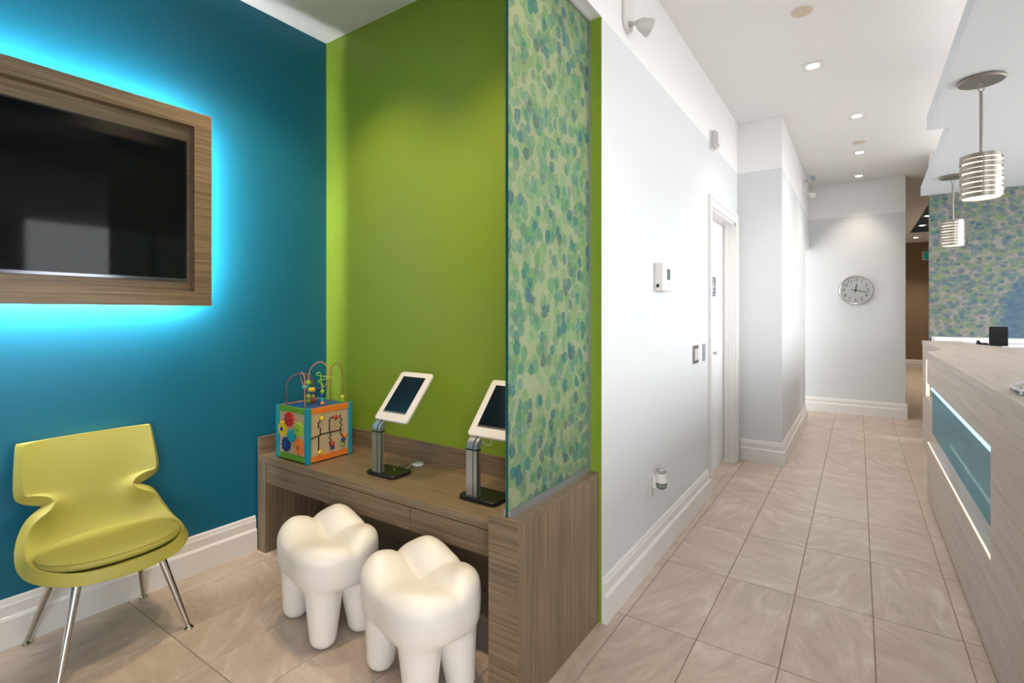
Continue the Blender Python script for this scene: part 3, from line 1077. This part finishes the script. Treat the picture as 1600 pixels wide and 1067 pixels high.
# ------------------------------------------------------------------ tablet stands
def tablet_stand():
    bx0, bx1, by0, by1 = -2.022, -1.822, 1.672, 1.812
    t = thing('tablet_stand', 'white tablet on aluminium stand next to the activity cube', 'tablet stand', (-1.92, 1.742, DT), 'tablet stands on the desk')
    b = prism(round_rect(bx0, bx1, by0, by1, .028), DT + .0005, DT + .017)
    base = bevel_mod(mk('base', b, M['blackpl'], t, smooth=True, angle=40), .004)
    mk('base_screw', lathe([(0, 0), (.004, 0), (.004, .0015), (0, .0015)], 12, (-1.91, 1.765, DT + .017)), M['chrome'], base)
    X0, X1 = -1.980, -1.924
    prof = [(1.684, DT + .017), (1.712, DT + .017), (1.712, DT + .235)]
    # post then a neck that bends back under the tablet
    def side(z0, z1):
        return [(1.684, z0), (1.712, z0), (1.712, z1), (1.684, z1)]
    post = mk('post', prism(side(DT + .017, DT + .213), X0, X1, 'YZ'), M['alu'], t)
    mk('cable_slot', box(X1 - .020, X1 - .016, 1.6832, 1.685, DT + .02, DT + .213), M['blackpl'], post)
    mk('cable_slot', box(X1 - .0005, X1 + .0012, 1.694, 1.698, DT + .02, DT + .213), M['blackpl'], post)
    mk('collar', box(X0 - .002, X1 + .002, 1.682, 1.714, DT + .2132, DT + .2185), M['blackpl'], t)
    outer, inner = [], []
    zc = DT + .219
    for k in range(11):
        a = k / 10 * math.radians(76)
        R, r = .046, .018
        outer.append((1.684 + R - R * math.cos(a), zc + R * math.sin(a)))
        inner.append((1.684 + R - r * math.cos(a), zc + r * math.sin(a)))
    poly = outer + inner[::-1]
    nk = prism(poly, X0, X1, 'YZ')
    neck = mk('neck', nk, M['alu'], t)
    sl = [(X1 - .018, y - .0008 * math.cos(.0), z + .0006) for y, z in outer]
    mk('cable_slot', tube(sl, .0022, 6), M['blackpl'], neck)
    # tablet enclosure, built flat and tilted
    w, l, th = .226, .288, .016
    up = Vector((0, .190, .2155)).normalized()
    nrm = Vector((0, -up.z, up.y))
    m = Matrix(((1, 0, 0, -1.887), (0, up.y, nrm.y, 1.712), (0, up.z, nrm.z, .806), (0, 0, 0, 1)))
    e_ = prism(round_rect(-w / 2, w / 2, 0, l, .016), -th, 0)
    enc = bevel_mod(mk('enclosure', xf(e_, m), M['whitepl'], t, smooth=True, angle=40), .004, 3)
    mk('screen', xf(box(-.078, .078, .052, .258, 0, .0008), m), M['tabscreen'], enc)
    mk('screen_strip', xf(box(-.078, .078, .043, .0518, 0, .0008), m), plain('screen_edge', (.10, .085, .08), .3), enc)
    return t
st1 = tablet_stand()
st2 = dup(st1, (.597, 0, 0), 'white tablet on aluminium stand half behind the glass screen')
puck = mk('cable_puck', lathe([(0, 0), (.028, 0), (.030, .003), (.028, .009), (.020, .012), (0, .012)], 28, (-1.905, 1.925, DT + .0005)), M['whitepl'], smooth=True, angle=40)
tag(puck, 'small round white cable puck on the desk behind the tablet', 'cable puck')
cab = mk('cable', tube(smooth_path([(-1.905, 1.84, DT + .003), (-1.905, 1.86, DT + .004), (-1.917, 1.885, DT + .012), (-1.915, 1.898, DT + .008)]), .0018, 6), M['whitepl'], smooth=True)
cab.parent = puck
cab2 = mk('charging_cable', tube(smooth_path([(-1.345, 1.735, .795), (-1.335, 1.742, .772), (-1.315, 1.745, .765), (-1.30, 1.748, .768), (-1.297, 1.752, .80)]), .0016, 6), M['whitepl'], smooth=True)
tag(cab2, 'thin white charging cable looping under the tablet by the glass', 'cable')

# ------------------------------------------------------------------ things on the corridor wall
def emergency_light(loc, label, s=1.0):
    t = thing('emergency_light', label, 'lamp', loc, 'twin-head emergency lights')
    x, y, z = loc
    pl = prism(round_rect(y - .052 * s, y + .052 * s, z - .105 * s, z + .105 * s, .05 * s), x, x + .018, 'YZ')
    bevel_mod(mk('wall_plate', pl, M['whitepl'], t, smooth=True, angle=40), .005)
    for sgn, aim in ((-1, (.62, .62, -.30)), (1, (.55, -.62, .15))):
        a = Vector((x + .018, y, z + sgn * .070))
        d = Vector((.80, -.12, .10 * sgn - .1 * (sgn < 0))).normalized()
        arm = mk('arm', tube([a, a + d * .022, a + d * .045], [.013, .009, .012], 12), M['offwhite'], t, smooth=True)
        hd = Vector(aim).normalized()
        m = Matrix.Translation(a + d * .045) @ hd.to_track_quat('Z', 'Y').to_matrix().to_4x4()
        hb = xf(lathe([(0, -.004), (.018, -.002), (.028, .012), (.040, .048), (.042, .064), (.038, .066), (.036, .060), (0, .058)], 24), m)
        h = mk('lamp_head', hb, M['offwhite'], t, smooth=True, angle=45)
        mk('lens', xf(lathe([(0, .0605), (.0355, .0605), (.0355, .063), (0, .065)], 24), m), plain('emergency_lens', (.28, .33, .38), .12), h)
    return t
emergency_light((XW, 2.30, 2.765), 'white twin-head emergency light high on the wall beside the glass screen')
emergency_light((-.55, 7.05, 2.84), 'small white twin-head emergency light far down the corridor near the clock')

al = thing('wall_alarm', 'small white alarm box on the wall above the door', 'alarm', (XW, 3.98, 2.545))
mk('back_plate', box(XW, XW + .012, 3.93, 4.03, 2.55, 2.685, .003), M['whitepl'], al)
mk('body', box(XW + .012, XW + .045, 3.937, 4.023, 2.556, 2.679, .006, 2), M['offwhite'], al)
mk('strobe', box(XW + .045, XW + .062, 3.945, 4.015, 2.575, 2.665, .004, 2), M['whitepl'], al)
mk('seam', box(XW + .0452, XW + .0475, 3.942, 4.018, 2.57, 2.67), M['greypl'], al)

th = thing('thermostat', 'white wall thermostat with small grey display', 'thermostat', (XW, 2.80, 1.45))
mk('body', box(XW, XW + .050, 2.70, 2.885, 1.45, 1.60, .005, 2), M['whitepl'], th)
mk('display', box(XW + .050, XW + .0512, 2.765, 2.815, 1.512, 1.570), plain('lcd_grey', (.13, .17, .17), .25), th)
for k in range(2):
    mk('button', box(XW + .050, XW + .052, 2.775 + k * .02, 2.787 + k * .02, 1.483, 1.492, .0008), M['offwhite'], th)
mk('key_slot', box(XW + .012, XW + .028, 2.6992, 2.7005, 1.468, 1.486), M['blackpl'], th)

sw = thing('light_switch', 'two-gang stainless light switch by the door casing', 'switch', (XW, 3.53, .99))
mk('wall_plate', box(XW, XW + .007, 3.47, 3.60, .99, 1.112, .002), M['nickel'], sw)
for k in range(2):
    mk('rocker', box(XW + .007, XW + .013, 3.487 + k * .052, 3.527 + k * .052, 1.012, 1.090, .002), M['offwhite'], sw)
sp = thing('access_plate', 'narrow grey plate on the wall closest to the door casing', 'wall plate', (XW, 3.76, .99))
mk('plate', box(XW, XW + .006, 3.725, 3.795, .99, 1.112, .002), M['greypl'], sp)
mk('push_button', box(XW + .006, XW + .010, 3.742, 3.778, 1.02, 1.082, .001), M['alu'], sp)

nl = thing('plug_in_freshener', 'clear plug-in air freshener in the low wall outlet', 'air freshener', (XW + .03, 2.655, .40))
ol = thing('wall_outlet', 'white outlet plate low on the white wall near the baseboard', 'outlet', (XW, 2.655, .33))
mk('cover_plate', box(XW, XW + .006, 2.622, 2.69, .355, .475, .002), M['whitepl'], ol)
mk('socket', prism(round_rect(2.640, 2.672, .363, .396, .008), XW + .006, XW + .009, 'YZ'), M['offwhite'], ol)
mk('plug_body', box(XW + .0065, XW + .032, 2.640, 2.676, .405, .47, .006, 2), M['whitepl'], nl)
mk('dome', lathe([(0, .402), (.016, .404), (.027, .414), (.030, .428), (.029, .440)], 22, (XW + .052, 2.658, 0)), M['acrylic'], nl, smooth=True)
mk('sleeve', lathe([(.0285, .440), (.0295, .440), (.026, .470), (.0235, .498), (.0225, .498), (.025, .47), (.0285, .440)], 22, (XW + .052, 2.658, 0)), M['whitepl'], nl, smooth=True, angle=40)
mk('chrome_cap', lathe([(.0238, .486), (.0250, .488), (.0255, .506), (.022, .510), (0, .509)], 22, (XW + .052, 2.658, 0)), M['chrome'], nl, smooth=True, angle=40)
mk('scent_oil', lathe([(0, .405), (.015, .407), (.025, .416), (.0275, .426), (0, .426)], 22, (XW + .052, 2.658, 0)), plain('scent_oil', (.45, .48, .38), .2), nl, smooth=True)

s2 = thing('wall_switch', 'single white wall switch on the corridor corner wall', 'switch', (-.55, 6.81, 1.17))
mk('wall_plate', box(-.55, -.543, 6.775, 6.85, 1.175, 1.295, .002), M['whitepl'], s2)
mk('toggle', box(-.543, -.535, 6.797, 6.827, 1.205, 1.265, .002), M['offwhite'], s2)

# wall clock
ck = thing('wall_clock', 'round chrome wall clock with black numerals at the corridor end', 'clock', (-.028, YE, 1.43))
CX, CZ, CR = -.028, 1.628, .196
mk('case', lathe([(0, 0), (CR, 0), (CR, .012), (CR - .006, .030), (CR - .016, .040), (CR - .026, .036), (CR - .030, .022), (0, .020)], 56, (CX, YE, CZ), '-Y'), M['chrome'], ck, smooth=True, angle=40)
face = mk('face', lathe([(0, .0205), (CR - .030, .0205), (CR - .030, .022), (0, .022)], 56, (CX, YE, CZ), '-Y'), plain('clock_face', (.88, .88, .87), .5), ck)
for k in range(1, 13):
    a = PI / 2 - k * PI / 6
    tb = text_bm(str(k), .060)
    xf(tb, Matrix.Translation((CX + .132 * math.cos(a), YE - .0226, CZ + .132 * math.sin(a))) @ Matrix.Rotation(PI / 2, 4, 'X'))
    mk('numeral', tb, M['blackpl'], face)
tk = bmesh.new()
for k in range(60):
    a = k * PI / 30
    L = .010 if k % 5 == 0 else .005
    join(tk, xf(box(-.0009, .0009, -.0004, .0004, .160 - L, .160), Matrix.Translation((CX, YE - .0226, CZ)) @ Matrix.Rotation(a, 4, 'Y')))
mk('minute_marks', tk, M['blackpl'], face)
def hand(ang, l0, l1, w, y):
    return xf(prism([(-w, -l0), (w, -l0), (w * .6, l1), (-w * .6, l1)], -.0008, .0008, 'XZ'), Matrix.Translation((CX, YE - y, CZ)) @ Matrix.Rotation(ang, 4, 'Y'))
mk('hour_hand', hand(math.radians(8.5), .026, .084, .008, .0255), M['blackpl'], ck)
mk('minute_hand', hand(math.radians(103), .042, .130, .006, .0285), M['blackpl'], ck)
mk('centre_pin', lathe([(0, .0235), (.008, .0235), (.008, .031), (0, .031)], 16, (CX, YE, CZ), '-Y'), M['blackpl'], ck)
mk('cover_glass', lathe([(CR - .031, .0335), (CR * .5, .0365), (0, .0375)], 56, (CX, YE, CZ), '-Y'), M['glass'], ck, smooth=True)

# ------------------------------------------------------------------ recessed ceiling lights
def downlight(x, y, label, power, color, size=.062, group='recessed downlights', z=CEIL, spot=1.9):
    t = thing('downlight', label, 'downlight', (x, y, z), group)
    s = size
    tr = bmesh.new()
    for (a, b_, c, d) in ((-s, s, -s, -s * .74), (-s, s, s * .74, s), (-s, -s * .74, -s * .74, s * .74), (s * .74, s, -s * .74, s * .74)):
        box(x + a, x + b_, y + c, y + d, z - .005, z - .0003, bm=tr)
    mk('trim_plate', tr, M['whitepl'], t)
    mk('reflector', lathe([(s * 1.04, -.0045), (s * .70, -.0042), (s * .60, -.001), (s * 1.04, -.001)], 28, (x, y, z)), M['whitepl'], t, smooth=True, angle=40)
    mk('lens', lathe([(0, -.0060), (s * .52, -.0060), (s * .52, -.0012), (0, -.0012)], 24, (x, y, z)), M['lens'], t)
    light('downlight_beam', 'SPOT', (x, y, z - .03), power, color, t, spot_size=spot, spot_blend=.85, shadow_soft_size=.045)
    return t
downlight(-.262, 4.107, 'square recessed downlight nearest the camera in the corridor ceiling', SPOT_CORRIDOR, NEUTRAL)
downlight(-.009, 5.364, 'square recessed downlight between the nearest one and the ceiling disc', SPOT_CORRIDOR, NEUTRAL)
downlight(.011, 6.597, 'recessed corridor downlight just beyond the small ceiling disc', SPOT_CORRIDOR, WARM)
downlight(.007, 7.72, 'recessed downlight above the wall clock', SPOT_CORRIDOR * .85, WARM, spot=1.5)
for x, y, w in ((-.2, 1.6, 'just above the view'), (-.2, .2, 'straight over the camera'), (-.2, -1.2, 'near the entrance behind the camera')):
    downlight(x, y, 'recessed corridor downlight ' + w, SPOT_CORRIDOR * .6, NEUTRAL, group='downlights out of view')
for x, y, w in ((-1.28, 1.42, 'over the tooth stools'), (-2.20, 1.42, 'over the activity cube'), (-1.75, .10, 'at the front of the alcove')):
    downlight(x, y, 'recessed play corner downlight ' + w, SPOT_ALCOVE * (1 if y > 1 else .45), AMBER, group='play corner downlights out of view')
for (x, y), lab in zip(((1.013, 11.5), (1.03, 12.687), (1.085, 14.755)), ('nearest of the three small lights in the far hall ceiling', 'middle of the three small lights in the far hall ceiling', 'farthest small light in the hall ceiling before the brown wall')):
    downlight(x, y, lab, SPOT_HALL, WARM, .075, 'far hall lights', z=CEIL - (.0125 if y < 13.7 else 0))
downlight(2.0, 9.3, 'added hall light hidden behind the blot wallpaper wall', SPOT_HALL * .6, WARM, group='added hall light out of view')  # extra lamp added out of sight to light the hall
for x, y, lab in ((-.265, 3.324, 'round beige disc flush in the ceiling closest to the camera'), (.005, 6.198, 'round beige ceiling disc between two corridor downlights')):
    t = thing('ceiling_disc', lab, 'cover plate', (x, y, CEIL), 'round ceiling covers')
    mk('cover', lathe([(0, -.012), (.048, -.012), (.052, -.008), (.052, -.003)], 32, (x, y, CEIL)), plain('beige_cover', (.66, .56, .43), .5), t, smooth=True, angle=40)
    mk('rim', lathe([(.050, -.004), (.060, -.004), (.062, -.0004), (.050, -.0004)], 32, (x, y, CEIL)), M['whitepl'], t, smooth=True, angle=40)

# ------------------------------------------------------------------ pendants
def pendant(x, y, label):
    ztop, zs0, zs1, r = 2.60, 1.950, 2.186, .089
    t = thing('pendant_lamp', label, 'pendant lamp', (x, y, ztop), 'pendant lamps over the counter')
    mk('canopy', lathe([(.092, 0), (.100, -.004), (.102, -.014), (.096, -.020), (0, -.020)], 40, (x, y, ztop - .0004)), M['nickel'], t, smooth=True, angle=35)
    lp = [(x + .013 * math.cos(2 * PI * k / 20), y, ztop - .047 + .024 * math.sin(2 * PI * k / 20)) for k in range(20)]
    mk('loop', tube(lp, .003, 8, True), M['nickel'], t, smooth=True)
    mk('rod', tube([(x, y, zs1 - .01), (x, y, ztop - .070)], .0075, 12), M['nickel'], t, smooth=True, angle=40)
    mk('top_cap', lathe([(0, zs1 - .006), (r - .006, zs1 - .006), (r - .006, zs1 - .012), (0, zs1 - .012)], 40, (x, y, 0)), M['nickel'], t)
    n = 9
    pitch = (zs1 - zs0) / n
    for k in range(n):
        z = zs0 + k * pitch
        gap = .0065 if k % 2 else .0045
        tilt = Matrix.Translation((x, y, z + pitch / 2)) @ Matrix.Rotation(math.radians(1.2 if k % 2 else -1.2), 4, 'Y') @ Matrix.Translation((-x, -y, -z - pitch / 2))
        rr = r + (.002 if k % 2 else 0)
        bd = lathe([(rr, z + gap / 2), (rr, z + pitch - gap / 2), (rr - .0022, z + pitch - gap / 2), (rr - .0022, z + gap / 2), (rr, z + gap / 2)], 40, (x, y, 0))
        mk('shade_band', xf(bd, tilt), M['nickel'], t, smooth=True, angle=40)
    for k in range(3):
        a = 2 * PI * k / 3 + .5
        mk('strut', tube([(x + (r - .005) * math.cos(a), y + (r - .005) * math.sin(a), zs0 + .004), (x + (r - .005) * math.cos(a), y + (r - .005) * math.sin(a), zs1 - .006)], .003, 6), M['nickel'], t)
    mk('diffuser', lathe([(0, zs0 + .004), (r - .010, zs0 + .004), (r - .010, zs1 - .016), (0, zs1 - .016)], 32, (x, y, 0)), M['bulb'], t, smooth=True, angle=40)
    return t
pendant(.551, 3.712, 'larger-looking banded nickel pendant lamp, nearest over the counter')
pendant(.726, 6.201, 'banded nickel pendant lamp farther away in front of the blot wallpaper')

# ------------------------------------------------------------------ reception counter
CT = 1.05
rc = thing('reception_counter', 'wood laminate reception counter with a lit mirrored slot', 'counter', (.7, 3.4, 0))
N0, N1, O0 = 1.0, 4.71, 2.587
mk('core', box(.478, .95, N0, 5.10, .03, 1.012), M['litwood_y'], rc)
mk('upper_fascia', box(.41, .4775, O0, N1, .828, 1.012), M['litwood_y'], rc)
mk('lower_fascia', box(.41, .4775, O0, N1, .022, .400), M['litwood_y'], rc)
mk('end_fascia', box(.41, .4775, N0, O0 - .0006, .022, 1.012), M['litwood_y'], rc)
mk('toe_kick', box(.45, .93, N0, 5.08, 0, .0295), M['dark'], rc)
mk('mirror', box(.4745, .4778, O0 + .001, 5.098, .4005, .8275), M['mirror'], rc)
mk('led_strip', box(.4665, .4742, O0 + .002, 5.09, .736, .753), M['led2'], rc, label='cool light strip under the fascia')
mk('ledge_glow', box(.4115, .4185, O0 + .004, N1 - .004, .4003, .4045), M['edgeglow'], rc, label='painted glow along the lit slot ledge')  # glowing strip stands in for the ledge edge lit from above
top = prism([(.41, N0), (1.6, N0), (1.6, 5.70), (1.02, 5.70), (.83, 6.25), (.83, 5.10), (.41, 5.10)][:3] + [(1.02, 5.70), (.83, 6.25), (.83, 6.63), (.535, 6.63), (.535, 5.10), (.41, 4.71)], 1.0125, CT)
mk('counter_top', top, M['litwood_y'], rc)
fx = .54
fb = box(fx, .82, 6.33, 6.62, .0, 1.012)
join(fb, box(fx, .82, 5.105, 6.33, .0, .522), box(fx, .82, 5.105, 6.33, .886, 1.012), box(fx + .07, .82, 5.105, 6.33, .522, .886))
mk('far_section', fb, M['litwood_y'], rc)
mk('slot_glow', box(fx + .002, fx + .030, 6.322, 6.3295, .528, .880), M['edgeglow'], rc, label='painted glow on the lit jamb of the far slot')  # glowing sheet stands in for light falling on the slot's far jamb
mk('return_front', box(1.02, 1.58, 5.60, 5.68, .05, 1.012), M['litwood_x'], rc)

# things behind and on the counter
bc = thing('back_counter', 'long white ledge below the blot wallpaper', 'cabinet', (2.2, 6.9, 0))
mk('body', box(.66, 3.9, 6.80, 7.055, .06, 1.035), M['door'], bc)
mk('ledge_top', box(.65, 3.9, 6.78, 7.058, 1.0352, 1.078, .003), M['bright'], bc)
mk('plinth', box(.68, 3.9, 6.84, 7.05, 0, .0595), M['dark'], bc)
ds = thing('staff_desk', 'dark work surface behind the counter', 'desk', (1.5, 6.1, 0))
mk('work_top', box(.86, 2.6, 5.72, 6.35, .985, 1.012, .002), M['blackpl'], ds)
mk('support', box(1.7, 2.5, 5.80, 6.30, 0, .9848), M['litwood_z'], ds)
mn = thing('card_terminal', 'upright black screen seen from behind on the reception desk', 'screen', (1.0, 6.06, 1.0125))
m = Matrix.Translation((1.012, 6.06, 1.0125)) @ Matrix.Rotation(math.radians(-6), 4, 'Z')
bevel_mod(mk('screen_back', xf(prism(round_rect(-.060, .060, .03, .198, .008), -.012, .018, 'XZ'), m), M['blackmatt'], mn), .003)
mk('vent_line', xf(box(-.045, .045, -.0130, -.0119, .172, .176), m), M['blackpl'], mn)
mk('stand_foot', xf(box(-.075, .075, -.05, .06, .0003, .016, .005, 2), m), M['blackmatt'], mn)
mk('stand_neck', xf(box(-.022, .022, -.004, .012, .0163, .035), m), M['blackmatt'], mn)
ph = thing('desk_phone', 'low black desk phone beside the upright black screen', 'phone', (.95, 6.3, 1.0125))
mk('phone_base', prism([(6.22, 1.0128), (6.34, 1.0128), (6.34, 1.055), (6.22, 1.030)], .905, .985, 'YZ'), M['blackmatt'], ph)
mk('handset', tube(smooth_path([(.917, 6.22, 1.046), (.922, 6.235, 1.050), (.922, 6.28, 1.056), (.922, 6.32, 1.066), (.917, 6.335, 1.064)], 5), [.012] * 4 + [.009] * 13 + [.012] * 4, 8), M['blackmatt'], ph, smooth=True)
kbd = thing('keyboard', 'white keyboard edge behind the counter', 'keyboard', (1.28, 5.95, 1.0125))
mk('key_tray', box(1.09, 1.48, 5.88, 6.02, 1.0128, 1.032, .003), M['whitepl'], kbd)
kk = bmesh.new()
for i in range(12):
    for j in range(4):
        box(1.10 + i * .031, 1.126 + i * .031, 5.89 + j * .032, 5.916 + j * .032, 1.032, 1.037, bm=kk)
mk('keys', kk, M['offwhite'], kbd)

cd = thing('card_holder', 'clear acrylic holder with white rim on the counter edge', 'holder', (.50, 2.46, CT))
a0, a1 = 2.38, 2.52
hold = bmesh.new()
for yy in (a0, a1 - .004):
    join(hold, prism([(.452, CT + .0006), (.62, CT + .0006), (.62, CT + .085), (.585, CT + .085), (.452, CT + .018)], yy, yy + .004, 'XZ'))
box(.452, .62, a0 + .0045, a1 - .0045, CT + .0006, CT + .0046, bm=hold)
box(.616, .62, a0 + .0045, a1 - .0045, CT + .005, CT + .085, bm=hold)
mk('shell', hold, M['acrylic'], cd)
rim = bmesh.new()
for yy in (a0 + .002, a1 - .002):
    join(rim, tube([(.453, yy, CT + .004), (.452, yy, CT + .018), (.585, yy, CT + .086), (.62, yy, CT + .086)], .0035, 8))
join(rim, tube([(.452, a0, CT + .018), (.452, a1, CT + .018)], .0035, 8))
mk('rim', rim, M['whitepl'], cd, smooth=True)
mk('card_stack', box(.475, .575, a0 + .014, a1 - .014, CT + .0048, CT + .022), M['offwhite'], cd)

# exit sign on the far brown wall
ex = thing('exit_sign', 'small green exit sign on the far brown wall', 'sign', (1.40, 15.8, 2.62))
mk('housing', box(1.28, 1.62, 15.755, 15.799, 2.61, 2.815, .004), M['whitepl'], ex)
mk('green_face', box(1.315, 1.605, 15.7525, 15.7548, 2.622, 2.803), emit('exit_green', (.005, .22, .13), .5), ex)
